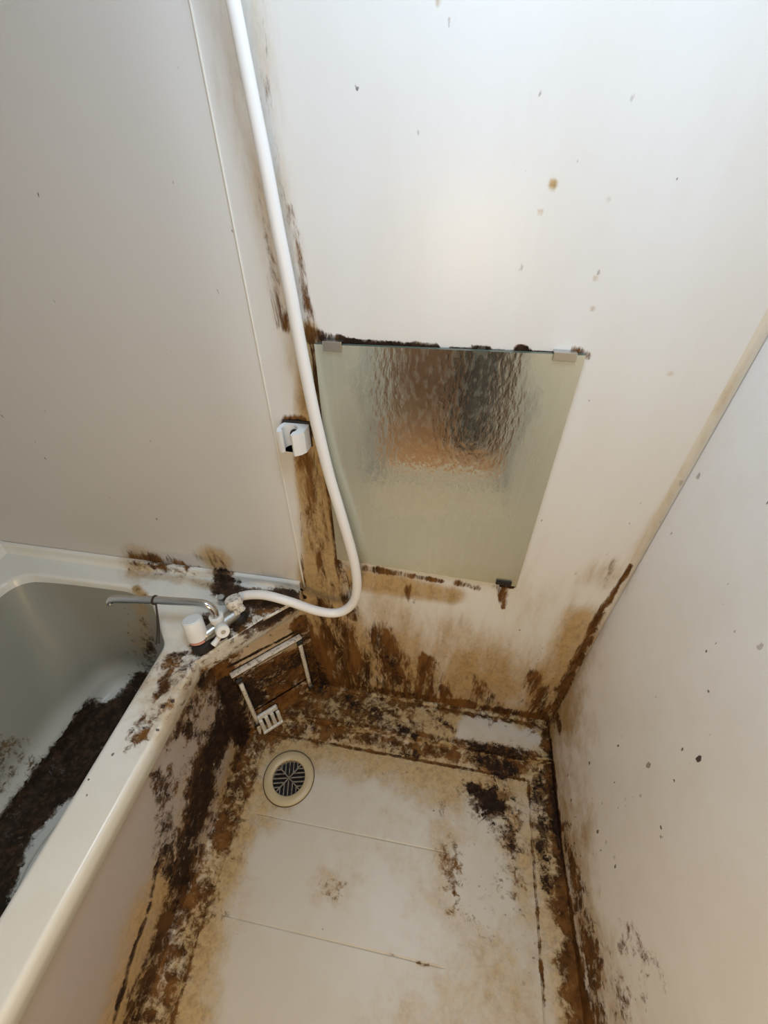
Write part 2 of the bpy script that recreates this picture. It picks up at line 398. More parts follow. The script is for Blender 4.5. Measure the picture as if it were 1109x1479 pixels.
# dried dirt on the bottom of the bath
spoly('black', 'B', [(232, 948), (205, 972), (178, 992), (160, 1008), (128, 1020), (98, 1048), (62, 1085), (28, 1128), (-10, 1165), (-60, 1300), (0, 1420),
       (16, 1300), (26, 1255), (48, 1205), (78, 1165), (112, 1140), (150, 1118), (260, 1100), (290, 1000)], 1.0, .035, .188)

# ------------------------------------------------------------------ materials
def nd(t, typ, **kw):
    n = t.nodes.new(typ)
    for k, v in kw.items():
        if k.startswith('i_'): n.inputs[int(k[2:])].default_value = v
        else: setattr(n, k, v)
    return n
def plain(name, col, rough=.5, metal=0.0, bump=0.0, bscale=200, var=0.0, coat=0.0):
    M = bpy.data.materials.new(name); M.use_nodes = True; t = M.node_tree; b = t.nodes['Principled BSDF']
    b.inputs['Base Color'].default_value = (*col, 1); b.inputs['Roughness'].default_value = rough; b.inputs['Metallic'].default_value = metal
    b.inputs['Coat Weight'].default_value = coat
    tc = nd(t, 'ShaderNodeTexCoord'); nz = nd(t, 'ShaderNodeTexNoise'); nz.inputs['Scale'].default_value = bscale; nz.inputs['Detail'].default_value = 6
    t.links.new(tc.outputs['Object'], nz.inputs['Vector'])
    if var:
        r = nd(t, 'ShaderNodeMapRange'); r.inputs['From Min'].default_value = .52; r.inputs['From Max'].default_value = .68
        t.links.new(nz.outputs['Fac'], r.inputs['Value'])
        mx = nd(t, 'ShaderNodeMix', data_type='RGBA'); mx.inputs['A'].default_value = (*col, 1); mx.inputs['B'].default_value = (.10, .06, .035, 1)
        ml = nd(t, 'ShaderNodeMath', operation='MULTIPLY'); ml.inputs[1].default_value = var
        t.links.new(r.outputs[0], ml.inputs[0]); t.links.new(ml.outputs[0], mx.inputs['Factor']); t.links.new(mx.outputs['Result'], b.inputs['Base Color'])
    if bump:
        bp = nd(t, 'ShaderNodeBump'); bp.inputs['Strength'].default_value = bump; bp.inputs['Distance'].default_value = .001
        t.links.new(nz.outputs['Fac'], bp.inputs['Height']); t.links.new(bp.outputs[0], b.inputs['Normal'])
    return M
def grimy(name, base, rough=.4, zs=1.0, bump=.15, fine=260, tan=(.53, .36, .165), brown=(.125, .058, .018), black=(.016, .010, .007), amp=1.5, spots=70, shade=None):
    M = bpy.data.materials.new(name); M.use_nodes = True; t = M.node_tree; L = t.links.new; b = t.nodes['Principled BSDF']
    tc = nd(t, 'ShaderNodeTexCoord')
    ga = nd(t, 'ShaderNodeAttribute', attribute_name='grime'); sa = nd(t, 'ShaderNodeAttribute', attribute_name='speck')
    sep = nd(t, 'ShaderNodeSeparateColor'); L(ga.outputs['Color'], sep.inputs[0])
    def noise(scale, det, rg, zz, off=0.0, dist=0.0):
        mp = nd(t, 'ShaderNodeMapping'); mp.inputs['Scale'].default_value = (1, 1, zz); mp.inputs['Location'].default_value = (off, off*1.7, off*.6)
        L(tc.outputs['Object'], mp.inputs['Vector'])
        n = nd(t, 'ShaderNodeTexNoise'); n.inputs['Scale'].default_value = scale; n.inputs['Detail'].default_value = det
        n.inputs['Roughness'].default_value = rg; n.inputs['Distortion'].default_value = dist
        L(mp.outputs[0], n.inputs['Vector']); return n.outputs['Fac']
    def math_(op, a, c):
        n = nd(t, 'ShaderNodeMath', operation=op)
        for i, x in enumerate((a, c)):
            if isinstance(x, (int, float)): n.inputs[i].default_value = x
            else: L(x, n.inputs[i])
        return n.outputs[0]
    def rng(v, a, c, d=0.0, e=1.0):
        n = nd(t, 'ShaderNodeMapRange', interpolation_type='SMOOTHSTEP')
        n.inputs['From Min'].default_value = a; n.inputs['From Max'].default_value = c
        n.inputs['To Min'].default_value = d; n.inputs['To Max'].default_value = e
        L(v, n.inputs['Value']); return n.outputs[0]
    nA = noise(26, 9, .72, zs, 0, .3); nB = noise(48, 9, .75, zs, 3.1, .4); nC = noise(70, 8, .75, (1+zs)/2, 7.7, .6); nT = noise(9, 7, .6, zs, 5.2, .2)
    def mask(ch, n, lo, hi, am):
        v = math_('ADD', sep.outputs[ch], math_('MULTIPLY', math_('SUBTRACT', n, .5), am))
        # nothing where no deposit is recorded
        return math_('MULTIPLY', rng(v, lo, hi), rng(sep.outputs[ch], .06, .22))
    nL = noise(13, 5, .6, zs, 9.4, .5)
    nb_ = math_('ADD', math_('MULTIPLY', nB, .6), math_('MULTIPLY', nL, .4)); nk_ = math_('ADD', math_('MULTIPLY', nC, .6), math_('MULTIPLY', nL, .4))
    mt = mask(0, math_('MULTIPLY', math_('ADD', nA, nT), .5), .12, .95, amp*1.3)
    mb = mask(1, nb_, .36, .80, amp*2.5); mk = mask(2, nk_, .42, .72, amp*2.7)
    # mould is always ringed by its own brown halo
    mb = math_('MAXIMUM', mb, math_('MULTIPLY', mask(2, nb_, .22, .66, amp*2.5), .85))
    def mix(f, a, c):
        n = nd(t, 'ShaderNodeMix', data_type='RGBA'); L(f, n.inputs['Factor'])
        if isinstance(a, tuple): n.inputs['A'].default_value = (*a, 1)
        else: L(a, n.inputs['A'])
        if isinstance(c, tuple): n.inputs['B'].default_value = (*c, 1)
        else: L(c, n.inputs['B'])
        return n.outputs['Result']
    broad = rng(nT, .35, .68)
    c0 = mix(broad, base, tuple(x*y for x, y in zip(base, (.97, .955, .93))))
    if shade:
        su = nd(t, 'ShaderNodeAttribute', attribute_name='shade')  # blends the base towards a darker tone that imitates shade
        c0 = mix(su.outputs['Fac'], c0, shade)
    tn = mix(rng(nC, .4, .65), tan, tuple(x*.68 for x in tan))
    bn = mix(rng(math_('ADD', math_('MULTIPLY', nA, .55), math_('MULTIPLY', nL, .45)), .40, .64), (brown[0]*.36, brown[1]*.33, brown[2]*.36), (brown[0]*1.75, brown[1]*1.75, brown[2]*1.6))
    bk = mix(rng(nB, .42, .66), black, (black[0]*3.2, black[1]*2.7, black[2]*2.4))
    c = mix(mt, c0, tn); c = mix(mb, c, bn); c = mix(mk, c, bk)
    # small spatter spots, each in its own cell
    mp = nd(t, 'ShaderNodeMapping'); mp.inputs['Scale'].default_value = (1, 1, .5); L(tc.outputs['Object'], mp.inputs['Vector'])
    vo = nd(t, 'ShaderNodeTexVoronoi', feature='F1'); vo.inputs['Scale'].default_value = spots; vo.inputs['Randomness'].default_value = 1
    wv = nd(t, 'ShaderNodeVectorMath', operation='ADD'); nz3 = nd(t, 'ShaderNodeTexNoise'); nz3.inputs['Scale'].default_value = 150; nz3.inputs['Detail'].default_value = 3
    sc = nd(t, 'ShaderNodeVectorMath', operation='SCALE'); sc.inputs['Scale'].default_value = .008
    L(mp.outputs[0], nz3.inputs['Vector']); L(nz3.outputs['Color'], sc.inputs[0]); L(mp.outputs[0], wv.inputs[0]); L(sc.outputs[0], wv.inputs[1]); L(wv.outputs[0], vo.inputs['Vector'])
    sc2 = nd(t, 'ShaderNodeSeparateColor'); L(vo.outputs['Color'], sc2.inputs[0])
    hit = math_('LESS_THAN', sc2.outputs[0], math_('MULTIPLY', sa.outputs['Fac'], .55))
    rad = math_('ADD', math_('MULTIPLY', math_('POWER', sc2.outputs[1], 3.0), .24), .10)
    dot = rng(math_('SUBTRACT', rad, vo.outputs['Distance']), -.02, .05)
    sp = math_('MULTIPLY', math_('MULTIPLY', hit, dot), rng(sc2.outputs[2], 0, 1, .25, .95))
    c = mix(sp, c, mix(rng(sc2.outputs[2], .3, .7), (.18, .11, .055), (.045, .03, .022)))
    L(c, b.inputs['Base Color'])
    any_ = math_('MAXIMUM', mb, mk)
    L(rng(any_, 0, 1, .5, .12), b.inputs['Specular IOR Level'])
    ro = math_('ADD', rng(any_, 0, 1, rough, min(.8, rough+.3)), math_('MULTIPLY', mt, .1)); L(ro, b.inputs['Roughness'])
    h = math_('ADD', math_('MULTIPLY', noise(fine, 3, .5, 1, 1.3), .35), math_('ADD', math_('MULTIPLY', any_, .5), math_('MULTIPLY', math_('MULTIPLY', nC, any_), 1.5)))
    bp = nd(t, 'ShaderNodeBump'); bp.inputs['Strength'].default_value = bump; bp.inputs['Distance'].default_value = .0015; L(h, bp.inputs['Height']); L(bp.outputs[0], b.inputs['Normal'])
    return M
WALL = grimy('wall_panel', (.79, .785, .77), .33, zs=.22, bump=.16, shade=(.645, .625, .60))
TUBIN = grimy('bath_interior', (.80, .81, .77), .30, bump=.12, black=(.030, .021, .014), brown=(.10, .065, .032), shade=(.34, .345, .305))
WALLR = grimy('wall_panel_right', (.92, .91, .905), .33, zs=.8, bump=.16)
FLOOR = grimy('floor_pan', (.62, .60, .55), .36, bump=.35, fine=90, tan=(.54, .39, .19))
LEDGE = FLOOR
TUB = grimy('bath_enamel', (.80, .80, .755), .22, bump=.12, black=(.030, .020, .013))
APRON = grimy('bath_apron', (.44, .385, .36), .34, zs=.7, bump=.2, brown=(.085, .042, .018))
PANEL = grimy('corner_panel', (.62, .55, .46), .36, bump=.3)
PLAINW = plain('white_wall_paint', (.78, .77, .74), .45, bump=.1)
BEAD = plain('sealant_bead', (.80, .78, .72), .4, bump=.15, bscale=90)
BEADB = grimy('corner_sealant', (.72, .66, .56), .4, zs=.4)
WPLAST = plain('white_plastic', (.82, .82, .80), .3)
WPLASTD = plain('soiled_white_plastic', (.74, .70, .63), .38, var=.75, bscale=120, bump=.2)
HOSE = plain('hose_vinyl', (.88, .87, .86), .33, bump=.05, bscale=400)
CHROME = plain('chrome', (.62, .62, .62), .14, 1.0, bump=.03, bscale=300)
DULLCH = plain('dull_chrome', (.50, .50, .47), .34, 1.0, bump=.12, bscale=220, var=.3)
STEEL = plain('clip_steel', (.55, .54, .52), .28, 1.0)
DARKM = plain('dark_metal', (.07, .06, .05), .4, .6)
GUNK = plain('black_mould', (.014, .010, .008), .6, bump=.5)
CREAM = plain('cream_plastic', (.56, .48, .31), .36, bump=.05)
GRATE = plain('grate_plastic', (.25, .23, .20), .4, var=1.0, bscale=130)

# ------------------------------------------------------------------ setting
XL, YB, ZC = -1.215, -1.30, 2.06
def sst(v, a, b):
    q = np.clip((v-a)/(b-a), 0, 1); return q*q*(3-2*q)
def ax_(a, b, st): return np.linspace(a, b, max(2, int(abs(b-a)/st)+1))
def mg(xs, ys): return np.meshgrid(xs, ys, indexing='ij')
xs = ax_(XL, .402, .0042); zs_ = np.concatenate([ax_(0.0, 1.66, .0042), ax_(1.70, ZC, .06)])
X, Z = mg(xs, zs_)
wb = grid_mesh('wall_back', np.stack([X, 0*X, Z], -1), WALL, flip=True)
sw = wb.data.attributes.new('shade', 'FLOAT', 'POINT'); sw.data.foreach_set('value', sst(-X.reshape(-1), .27, .45).astype(np.float32))  # light falloff to the left painted into the wall colour
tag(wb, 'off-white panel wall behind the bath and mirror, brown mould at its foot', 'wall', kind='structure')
ys = ax_(0, -.98, .0042); ys = np.concatenate([ys, ax_(-1.0, YB, .05)]); zr = np.concatenate([ax_(0.0, 1.34, .0045), ax_(1.36, ZC, .05)])
Yy, Z = mg(ys, zr)
wrt = grid_mesh('wall_right', np.stack([.402-.03*Yy, Yy, Z], -1), WALLR)
tag(wrt, 'pale right-hand wall with speckled brown mould along its foot', 'wall', kind='structure')
def quadwall(name, c, sz, label, mat=PLAINW):
    return tag(box(name, c, sz, mat, bev=0), label, 'wall' if 'wall' in name else name.split('_')[0], kind='structure')
quadwall('wall_left', (XL-.02, YB/2, ZC/2), (.04, -YB+.0, ZC), 'plain off-white wall at the far side of the bath')
quadwall('ceiling', ((XL+.45)/2, YB/2, ZC+.02), (1.75, -YB+.1, .04), 'plain white ceiling above the bath')

# floor: height field with ledge, flange and joint grooves
fx = np.unique(np.round(np.concatenate([ax_(-.535, .445, .004), .3405+np.linspace(-.004, .004, 7), -.4706+np.linspace(-.004, .004, 7)]), 5))
fy = np.unique(np.round(np.concatenate([ax_(0, -.95, .004), ax_(-.96, YB, .02), -.166+np.linspace(-.004, .004, 7), -.3805+np.linspace(-.003, .003, 5), -.5970+np.linspace(-.003, .003, 5),
     -.112+np.linspace(-.006, .012, 10)]), 5))
X, Y = mg(fx, fy)
def sst(v, a, b):
    q = np.clip((v-a)/(b-a), 0, 1); return q*q*(3-2*q)
def gro(v, c, wd, d): return -d*np.exp(-((v-c)/wd)**2)
Zf = .027*sst(Y, -.121, -.113) + .0012*np.exp(-((Y+.1105)/.003)**2)
Zf += np.where(Y < -.121, .006*sst(Y, -.166, -.125), .006)*1.0
inb = (X > -.4706) & (X < .3405)
Zf += np.where(Y > -.45, 0, 0)
Zf += np.where(inb, gro(Y, -.166, .0014, .004), 0)
Zf += np.where(Y < -.166, gro(X, .3405, .0014, .004)+gro(X, -.4706, .0014, .004), 0)
Zf += np.where((X > -.43) & (X < .12) , gro(Y, -.3805, .0011, .0022)+gro(Y, -.5970, .0011, .0022), 0)
Zf += .010*sst(X, .345, .40)*(Y < -.11) + .018*sst(X, -.475, -.525)*(Y < -.1)
Zf += .003*np.exp(-((X+.500)/.006)**2)*(Y < -.2)
Zf += .00012*np.sin(X*61+np.sin(Y*47)*2)*np.sin(Y*53+np.sin(X*39)*2)
DC = (-.3635, -.2787)
fl = grid_mesh('floor', np.stack([X, Y, Zf], -1), FLOOR, smooth=True,
     keep=lambda c: (c[:, 1] < c[:, 0]+.355) & (c[:, 0] < .402-.03*c[:, 1]+.002) & (np.hypot(c[:, 0]-DC[0], c[:, 1]-DC[1]) > .062))
tag(fl, 'cream plastic wash floor with a low ledge along the mirror wall, stained brown at the edges', 'floor', kind='structure')
# thin upturned lip where the ledge meets the wall
lp = grid_mesh('baseboard_back', np.stack([np.broadcast_to(ax_(-.330, .398, .006)[:, None], (122, 5)),
      np.broadcast_to(np.array([-.010, -.010, -.008, -.003, 0.])[None], (122, 5)),
      np.broadcast_to(np.array([.030, .040, .043, .044, .044])[None], (122, 5))], -1)
      if len(ax_(-.330, .398, .006)) == 122 else None, FLOOR, smooth=True)
tag(lp, 'thin stained upturned lip between the ledge and the mirror wall', 'skirting', kind='structure')

# rear wall with the doorway (seen only in the mirror)
DX0, DX1, DZ = -.36, .30, 1.85
bm = bmesh.new()
bm_box(bm, ((XL+DX0)/2, YB-.02, ZC/2), (DX0-XL, .04, ZC)); bm_box(bm, ((DX1+.46)/2, YB-.02, ZC/2), (.46-DX1, .04, ZC)); bm_box(bm, ((DX0+DX1)/2, YB-.02, (DZ+ZC)/2), (DX1-DX0, .04, ZC-DZ))
tag(bm_obj('wall_rear', bm, PLAINW), 'plain off-white wall around the doorway opposite the mirror', 'wall', kind='structure')
OR = plain('hall_wood', (.62, .36, .19), .6, bump=.1); DK = plain('dark_cloth', (.02, .02, .022), .8)
d1 = empty('door_1', (0, YB, 0), 'open doorway with pale frame opposite the mirror', 'door'); d1['kind'] = 'structure'
for nm, c, z in [('door_jamb', (DX0+.012, YB+.002, DZ/2), (.024, .05, DZ)), ('door_jamb', (DX1-.012, YB+.002, DZ/2), (.024, .05, DZ)), ('door_sill', ((DX0+DX1)/2, YB+.002, .02), (DX1-DX0-.05, .06, .04))]:
    box(nm, c, z, PLAINW, d1, bev=.003)
tag(box('floor_hallway', (0, -1.85, -.02), (1.9, 1.02, .03), OR, bev=0), 'warm wooden hallway floor beyond the doorway', 'floor', kind='structure')
tag(box('wall_hallway', (0, -2.36, 1.0), (1.9, .04, 2.1), OR, bev=0), 'warm orange-brown hallway wall beyond the doorway', 'wall', kind='structure')
tag(box('ceiling_hallway', (0, -1.85, 2.1), (1.9, 1.02, .03), PLAINW, bev=0), 'pale hallway ceiling beyond the doorway', 'ceiling', kind='structure')
bm = bmesh.new()
for k in range(9):
    bm_box(bm, (.030+k*.0215, -1.56-.008*(k % 2), .96), (.024, .016, 1.82), bev=.005)
tag(bm_obj('dark_stand_in', bm, DK), 'dark stand-in for a figure in the doorway, a black strip in the mirror', 'stand_in')  # added shape standing in for the dark figure reflected in the mirror

# seams
tag(tube('trim_1', [(-.3290, -.0012, .565), (-.3285, -.0012, 1.1), (-.3270, -.0012, ZC)], [.0024, .0018, .0014], BEAD, n=10), 'thin white vertical joint strip on the wall left of the hose', 'trim', kind='structure')
P = []
for z in ax_(.03, ZC-.01, .008):
    x0 = .401; row = []
    for a in np.linspace(0, math.pi/2, 6):
        row.append((x0-.010*math.cos(a)*(1), -.010*math.sin(a), z))
    row = [(.402-.011+.011*math.sin(a)*0 - 0, 0, z) for a in ()] or [(x0-.011*(1-math.sin(a)), -.011*(1-math.cos(a)), z) for a in np.linspace(0, math.pi/2, 6)]
    P.append(row)
tag(grid_mesh('trim_2', np.array(P), BEADB, smooth=True, flip=True), 'narrow coved corner joint between mirror wall and right wall', 'trim', kind='structure')

# ------------------------------------------------------------------ bathtub
tub = empty('bathtub', (-.86, -.65, 0), 'white bathtub with broad corner deck, bottom caked in dark dirt', 'bathtub')
YN = YB+.012
outer = [(-.516, YN), (-.513, -.70), (-.506, -.222), (-.338, -.046), (-.336, -.004), (XL+.004, -.004), (XL+.004, YN)]
def rnd_poly(P, R, n=7):
    out = []; N = len(P)
    for i in range(N):
        a, b, c = (Vector(P[(i+j) % N]) for j in (-1, 0, 1)); r = R[i]
        u = (a-b).normalized(); v = (c-b).normalized(); half = math.acos(max(-1, min(1, u.dot(v))))/2
        d = min(r/math.tan(half), (a-b).length*.49, (c-b).length*.49)
        p, q = b+u*d, b+v*d
        for k in range(n+1):
            t = k/n; out.append((p*(1-t)**2+b*2*t*(1-t)+q*t*t))
    return out
inner = rnd_poly([(-.603, -1.19), (-.600, -.214), (-.702, -.104), (-.79, -.072), (-1.118, -.078), (-1.135, -1.19)], [.08, .05, .04, .1, .075, .08])
bott = rnd_poly([(-.64, -1.12), (-.64, -.235), (-.73, -.14), (-.81, -.115), (-.975, -.125), (-1.055, -1.12)], [.1, .08, .06, .1, .10, .1])
CT = Vector((-.84, -.62))
def hitpoly(poly, ang):
    d = Vector((math.cos(ang), math.sin(ang))); best = None
    for i in range(len(poly)):
        a = Vector(poly[i])-CT; b = Vector(poly[(i+1) % len(poly)])-CT; e = b-a
        den = d.x*e.y-d.y*e.x
        if abs(den) < 1e-12: continue
        t = (a.x*e.y-a.y*e.x)/den; u = (a.x*d.y-a.y*d.x)/den
        if t > 0 and -1e-6 <= u <= 1+1e-6 and (best is None or t > best): best = t
    return CT+d*best
angs = set()
for p in outer: angs.add(round(math.atan2(p[1]-CT.y, p[0]-CT.x), 5))
angs = sorted(list(angs)+[a for a in np.linspace(-math.pi, math.pi, 861)[:-1]])
# denser where the camera sees the corner deck
angs = sorted(set([round(a, 5) for a in angs]+[round(a, 5) for a in np.linspace(.6, 1.6, 260)]))
O = np.array([hitpoly(outer, a) for a in angs]); I = np.array([hitpoly(inner, a) for a in angs]); Bt = np.array([hitpoly(bott, a) for a in angs])
RZ = .560
def lvl(A, z): return np.concatenate([A, np.full((len(A), 1), z) if np.isscalar(z) else z[:, None]], 1)
def deckz(A):     # corner deck sits a little higher than the rim
    dd = (A[:, 0]-.0)*.707+(A[:, 1])*.707
    raise_ = sst(-( -A[:, 0]*.5 - A[:, 1]*.9), -.555, -.530)*0
    return RZ + .007*sst(A[:, 1]+A[:, 0]*.15, -.285, -.262)*sst(A[:, 0], -.80, -.70)
rings = []
cen = np.array([CT.x, CT.y])
def inset(A, d): v = A-cen; return A-v/np.linalg.norm(v, axis=1)[:, None]*d
for k, (d, z) in enumerate([(.010, .505), (.000, .512), (.0, RZ-.012), (.0015, RZ-.005), (.006, RZ-.001)]):
    rings.append(lvl(inset(O, d), z))
for f in np.linspace(0.02, .96, 34):
    A = inset(O, .008)*(1-f)+inset(I, -.006)*f; rings.append(lvl(A, deckz(A)))
rings.append(lvl(inset(I, -.003), RZ-.0015)); rings.append(lvl(I, RZ-.006))
for f in np.linspace(.04, 1, 34):
    A = I*(1-f)+Bt*f if False else I+(Bt-I)*(f*.75+.25*f**3); rings.append(lvl(A, RZ-.006-(RZ-.006-.175)*(f)))
for a in np.linspace(.12, 1, 10)*math.pi/2:
    A = inset(Bt, .045*(1-math.cos(a))); rings.append(lvl(A, .175-.045*math.sin(a)))
for f in np.linspace(.06, .985, 36):
    A = inset(Bt, .045)*(1-f)+cen*f
    e = np.hypot((A[:, 0]+.640)/.235, (A[:, 1]+.585)/.215)
    rings.append(lvl(A, .13+.05*(1-sst(e, .90, 1.08))))
NI = 5+34+2
R_ = np.array(rings)
deck = grid_mesh('rim', R_[:NI+1], TUB, tub, smooth=True, closed=True)
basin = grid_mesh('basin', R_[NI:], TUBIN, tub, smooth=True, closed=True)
zz = R_[NI:].reshape(-1, 3)[:, 2]; sa_ = basin.data.attributes.new('shade', 'FLOAT', 'POINT'); sa_.data.foreach_set('value', sst(zz, .17, .25).astype(np.float32))  # sides darkened to paint in the shade inside the bath
# upturned flange against the wall
def strip(name, path, prof, mat, parent, step=.006):
    """path: 2D polyline; prof: (offset towards the room, z)"""
    pts = [];
    for i in range(len(path)-1):
        a, b = np.array(path[i], float), np.array(path[i+1], float); n = max(2, int(np.linalg.norm(b-a)/step))
        for k in range(n+(i == len(path)-2)): pts.append((a+(b-a)*k/n, (b-a)/np.linalg.norm(b-a)))
    P = []
    for p, d in pts:
        nr = np.array([d[1], -d[0]]); P.append([(p[0]+nr[0]*o, p[1]+nr[1]*o, z) for o, z in prof])
    return grid_mesh(name, np.array(P), mat, parent, smooth=True)
pr_ = [(.022, RZ-.003), (.019, RZ+.001), (.015, RZ+.006), (.012, RZ+.014), (.0115, RZ+.024), (.010, RZ+.028), (.001, RZ+.0285)]
strip('wall_flange', [(XL+.004, 0), (-.336, 0)], pr_, TUB, tub)
strip('wall_flange', [(XL, YN), (XL, 0)], pr_, TUB, tub)
# front apron and angled corner face, as fine sheets so the deposits follow them
Yg, Zg = mg(ax_(YN, -.188, .004), ax_(0.008, .520, .004))
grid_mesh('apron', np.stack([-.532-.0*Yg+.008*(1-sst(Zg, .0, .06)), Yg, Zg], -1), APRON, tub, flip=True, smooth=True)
tdir = np.array([.7071, .7071, 0]); ndir = np.array([.7071, -.7071, 0]); P0 = np.array([-.53, -.19, 0.0])
RP = Matrix(((.7071, .7071, 0), (.7071, -.7071, 0), (0, 0, -1))).to_3x3()    # local x = along, y = outwards, z flipped
ROTP = Matrix.Rotation(math.radians(45), 3, 'Z')
def pp(u, z, d=0.0): return P0+tdir*u+ndir*d+np.array([0, 0, z])
def psheet(name, u0, u1, z0, z1, dfun, mat, step=.0035):
    U, Zz = mg(ax_(u0, u1, step), ax_(z0, z1, step)); D = dfun(U, Zz)
    return grid_mesh(name, P0+U[..., None]*tdir+D[..., None]*ndir+np.stack([0*U, 0*U, Zz], -1), mat, tub, smooth=True)
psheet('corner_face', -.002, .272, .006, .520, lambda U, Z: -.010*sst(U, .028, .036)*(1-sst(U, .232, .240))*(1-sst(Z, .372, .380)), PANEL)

# access cover in the corner face, with its white side bars and slotted foot
acc = empty('access_cover', tuple(P0+tdir*.134), 'grimy square access cover with white edge bars set below the faucet deck', 'cover')
def pbox(name, u0, u1, z0, z1, d0, d1, mat, bev=.002, tilt=0, st=True):
    return box(name, pp((u0+u1)/2, (z0+z1)/2, (d0+d1)/2), (u1-u0, d1-d0, z1-z0), mat, acc, rot=ROTP, bev=bev, st=st)
def pgrid(name, u0, u1, z0, z1, dfun, mat, step=.0035):
    U, Zz = mg(ax_(u0, u1, step), ax_(z0, z1, step)); D = dfun(U, Zz)
    o = grid_mesh(name, P0+U[..., None]*tdir+D[..., None]*ndir+np.stack([0*U, 0*U, Zz], -1), mat, acc, smooth=True); return o
pgrid('cover_plate', .040, .228, .125, .362, lambda U, Z: -.003+.0*U, PANEL)
tb = lambda n, a, b, r, m_: tube(n, [a, (np.array(a)+b)/2, b], r, m_, acc, n=3, seg=12)
bm = bmesh.new(); bm_box(bm, pp(.134, .3690, .006), (.208, .016, .009), ROTP, .003)
o = bm_obj('top_rail', bm, WPLASTD, acc)
pgrid('top_flap', .042, .226, .325, .360, lambda U, Z: .004+.008*sst(Z, .325, .360), PANEL)
tb('side_bar', pp(.045, .318, .010), pp(.043, .075, .010), .0062, WPLASTD)
tb('side_bar', pp(.229, .345, .010), pp(.230, .100, .010), .0062, WPLASTD)
tb('side_bar', pp(.041, .060, .012), pp(.038, .010, .014), .0056, WPLASTD)
for u, z in ((.229, .352), (.044, .335), (.231, .088), (.043, .068)):
    lathe('hinge_knuckle', pp(u-.009, z, .010), pp(u+.009, z, .010), [(.007, 0), (.009, .1), (.009, .9), (.007, 1)], GUNK, acc, seg=14)
pgrid('foot_panel', .040, .236, .012, .122, lambda U, Z: .020-.020*sst(Z, .0, .125), PANEL)
# slotted vent on the foot panel
bm = bmesh.new()
U0 = .046
for k in range(4):
    u = U0+.007+k*.0182
    bm_box(bm, pp(u, .054-.006*(k == 3), .019), (.0118, .010, .082-.012*(k in (0, 3))), ROTP, .003)
bm_box(bm, pp(U0+.034, .097, .011), (.066, .010, .022), ROTP, .004); bm_box(bm, pp(U0+.034, .016, .024), (.068, .008, .012), ROTP, .003)
bm_obj('slotted_vent', bm, plain('vent_plastic', (.74, .74, .70), .35, var=.4, bscale=160), acc)
bm = bmesh.new(); bm_box(bm, pp(U0+.034, .052, .011), (.060, .008, .080), ROTP, .001); bm_obj('vent_backing', bm, GUNK, acc)
# pale strip painting a highlight along the angled deck corner
a_, b_ = np.array([-.400, -.1110, .5620]), np.array([-.344, -.0530, .5620])
tube('edge_highlight', [a_, (a_+b_)/2, b_], .0045, WPLASTD, tub, n=4)

# ------------------------------------------------------------------ faucet
fc = empty('bath_faucet', tuple(at(312, 912, 2, .567)), 'two-handle white and chrome faucet with long swivel spout on the bath deck', 'faucet')
A = lambda x, y, z: at(x, y, 2, z)
bl, br = A(291, 921, .592), A(343, 884, .590)
tube('faucet_body', [bl, (bl+br)/2, br], [.015, .017, .015], DULLCH, fc, n=4)
def esc(name, x, y, r):
    p = A(x, y, .566); lathe(name, p, p+np.array([0, 0, .018]), [(r, 0), (r, .3), (r*.8, .9), (r*.6, 1)], GUNK if name == 'base_collar' else DULLCH, fc)
esc('base_collar', 293, 933, .024); esc('base_collar', 345, 894, .021); esc('base_collar', 318, 915, .022)
KP = [(.019, 0), (.0225, .06), (.0232, .5), (.0225, .93), (.0205, 1.0)]
kb, kt = A(287, 921, .590), A(276.5, 895, .640)
lathe('handle_ring', kb-(kt-kb)*.14, kb+(kt-kb)*.02, [(.018, 0), (.021, .3), (.021, .8), (.018, 1)], plain('red_ring', (.62, .30, .24), .4), fc)
lathe('handle', kb, kt, KP, WPLAST, fc, seg=48, ribs=4, ribd=.10)
v = (kt-kb)/np.linalg.norm(kt-kb)
lathe('handle_cap', kt-v*.001, kt+v*.0015, [(.0185, 0), (.0188, .5), (.0178, 1)], plain('handle_cap_grey', (.84, .86, .85), .3), fc)
kb2, kt2 = A(344, 883, .592), A(335.5, 864, .630)
o = lathe('handle', kb2, kb2+(kt2-kb2)*.55, [(.012, 0), (.019, .15), (.0175, .5), (.014, .9), (.013, 1)], WPLASTD, fc, seg=40, ribs=5, ribd=.35)
lathe('handle_cap', kb2+(kt2-kb2)*.5, kt2, [(.018, 0), (.0195, .15), (.0195, .85), (.017, 1)], WPLASTD, fc)
lathe('stem', A(322, 868, .572), A(319, 862, .600), [(.010, 0), (.010, .8), (.007, 1)], DULLCH, fc)
nb, nt = A(318, 905, .594), A(311.5, 889, .632)
lathe('spout_collar', nb, nt, [(.011, 0), (.012, .45), (.0115, .55), (.0155, .6), (.0160, .95), (.012, 1)], WPLAST, fc)
sp = [A(311.5, 890, .632), A(307, 880, .652), A(298, 873.5, .664), A(284, 870.5, .668), A(250, 868.2, .668), A(223, 866.5, .668), A(190, 865.6, .668), A(166, 865.5, .667), A(159.5, 868, .662), A(159, 872, .655)]
tube('spout', sp, [.0088]*7+[.0088, .0085, .0085], CHROME, fc, n=6, seg=20)
db_, dt_ = A(317, 903, .600), A(322.5, 913, .622)
v = (dt_-db_)/np.linalg.norm(dt_-db_)
lathe('diverter_knob', dt_-v*.030, dt_, [(.010, 0), (.0125, .2), (.0150, .4), (.0150, .92), (.0135, 1)], WPLAST, fc)
lathe('knob_cap', dt_-v*.001, dt_+v*.0012, [(.005, 0), (.005, .6), (.004, 1)], DULLCH, fc, seg=16)
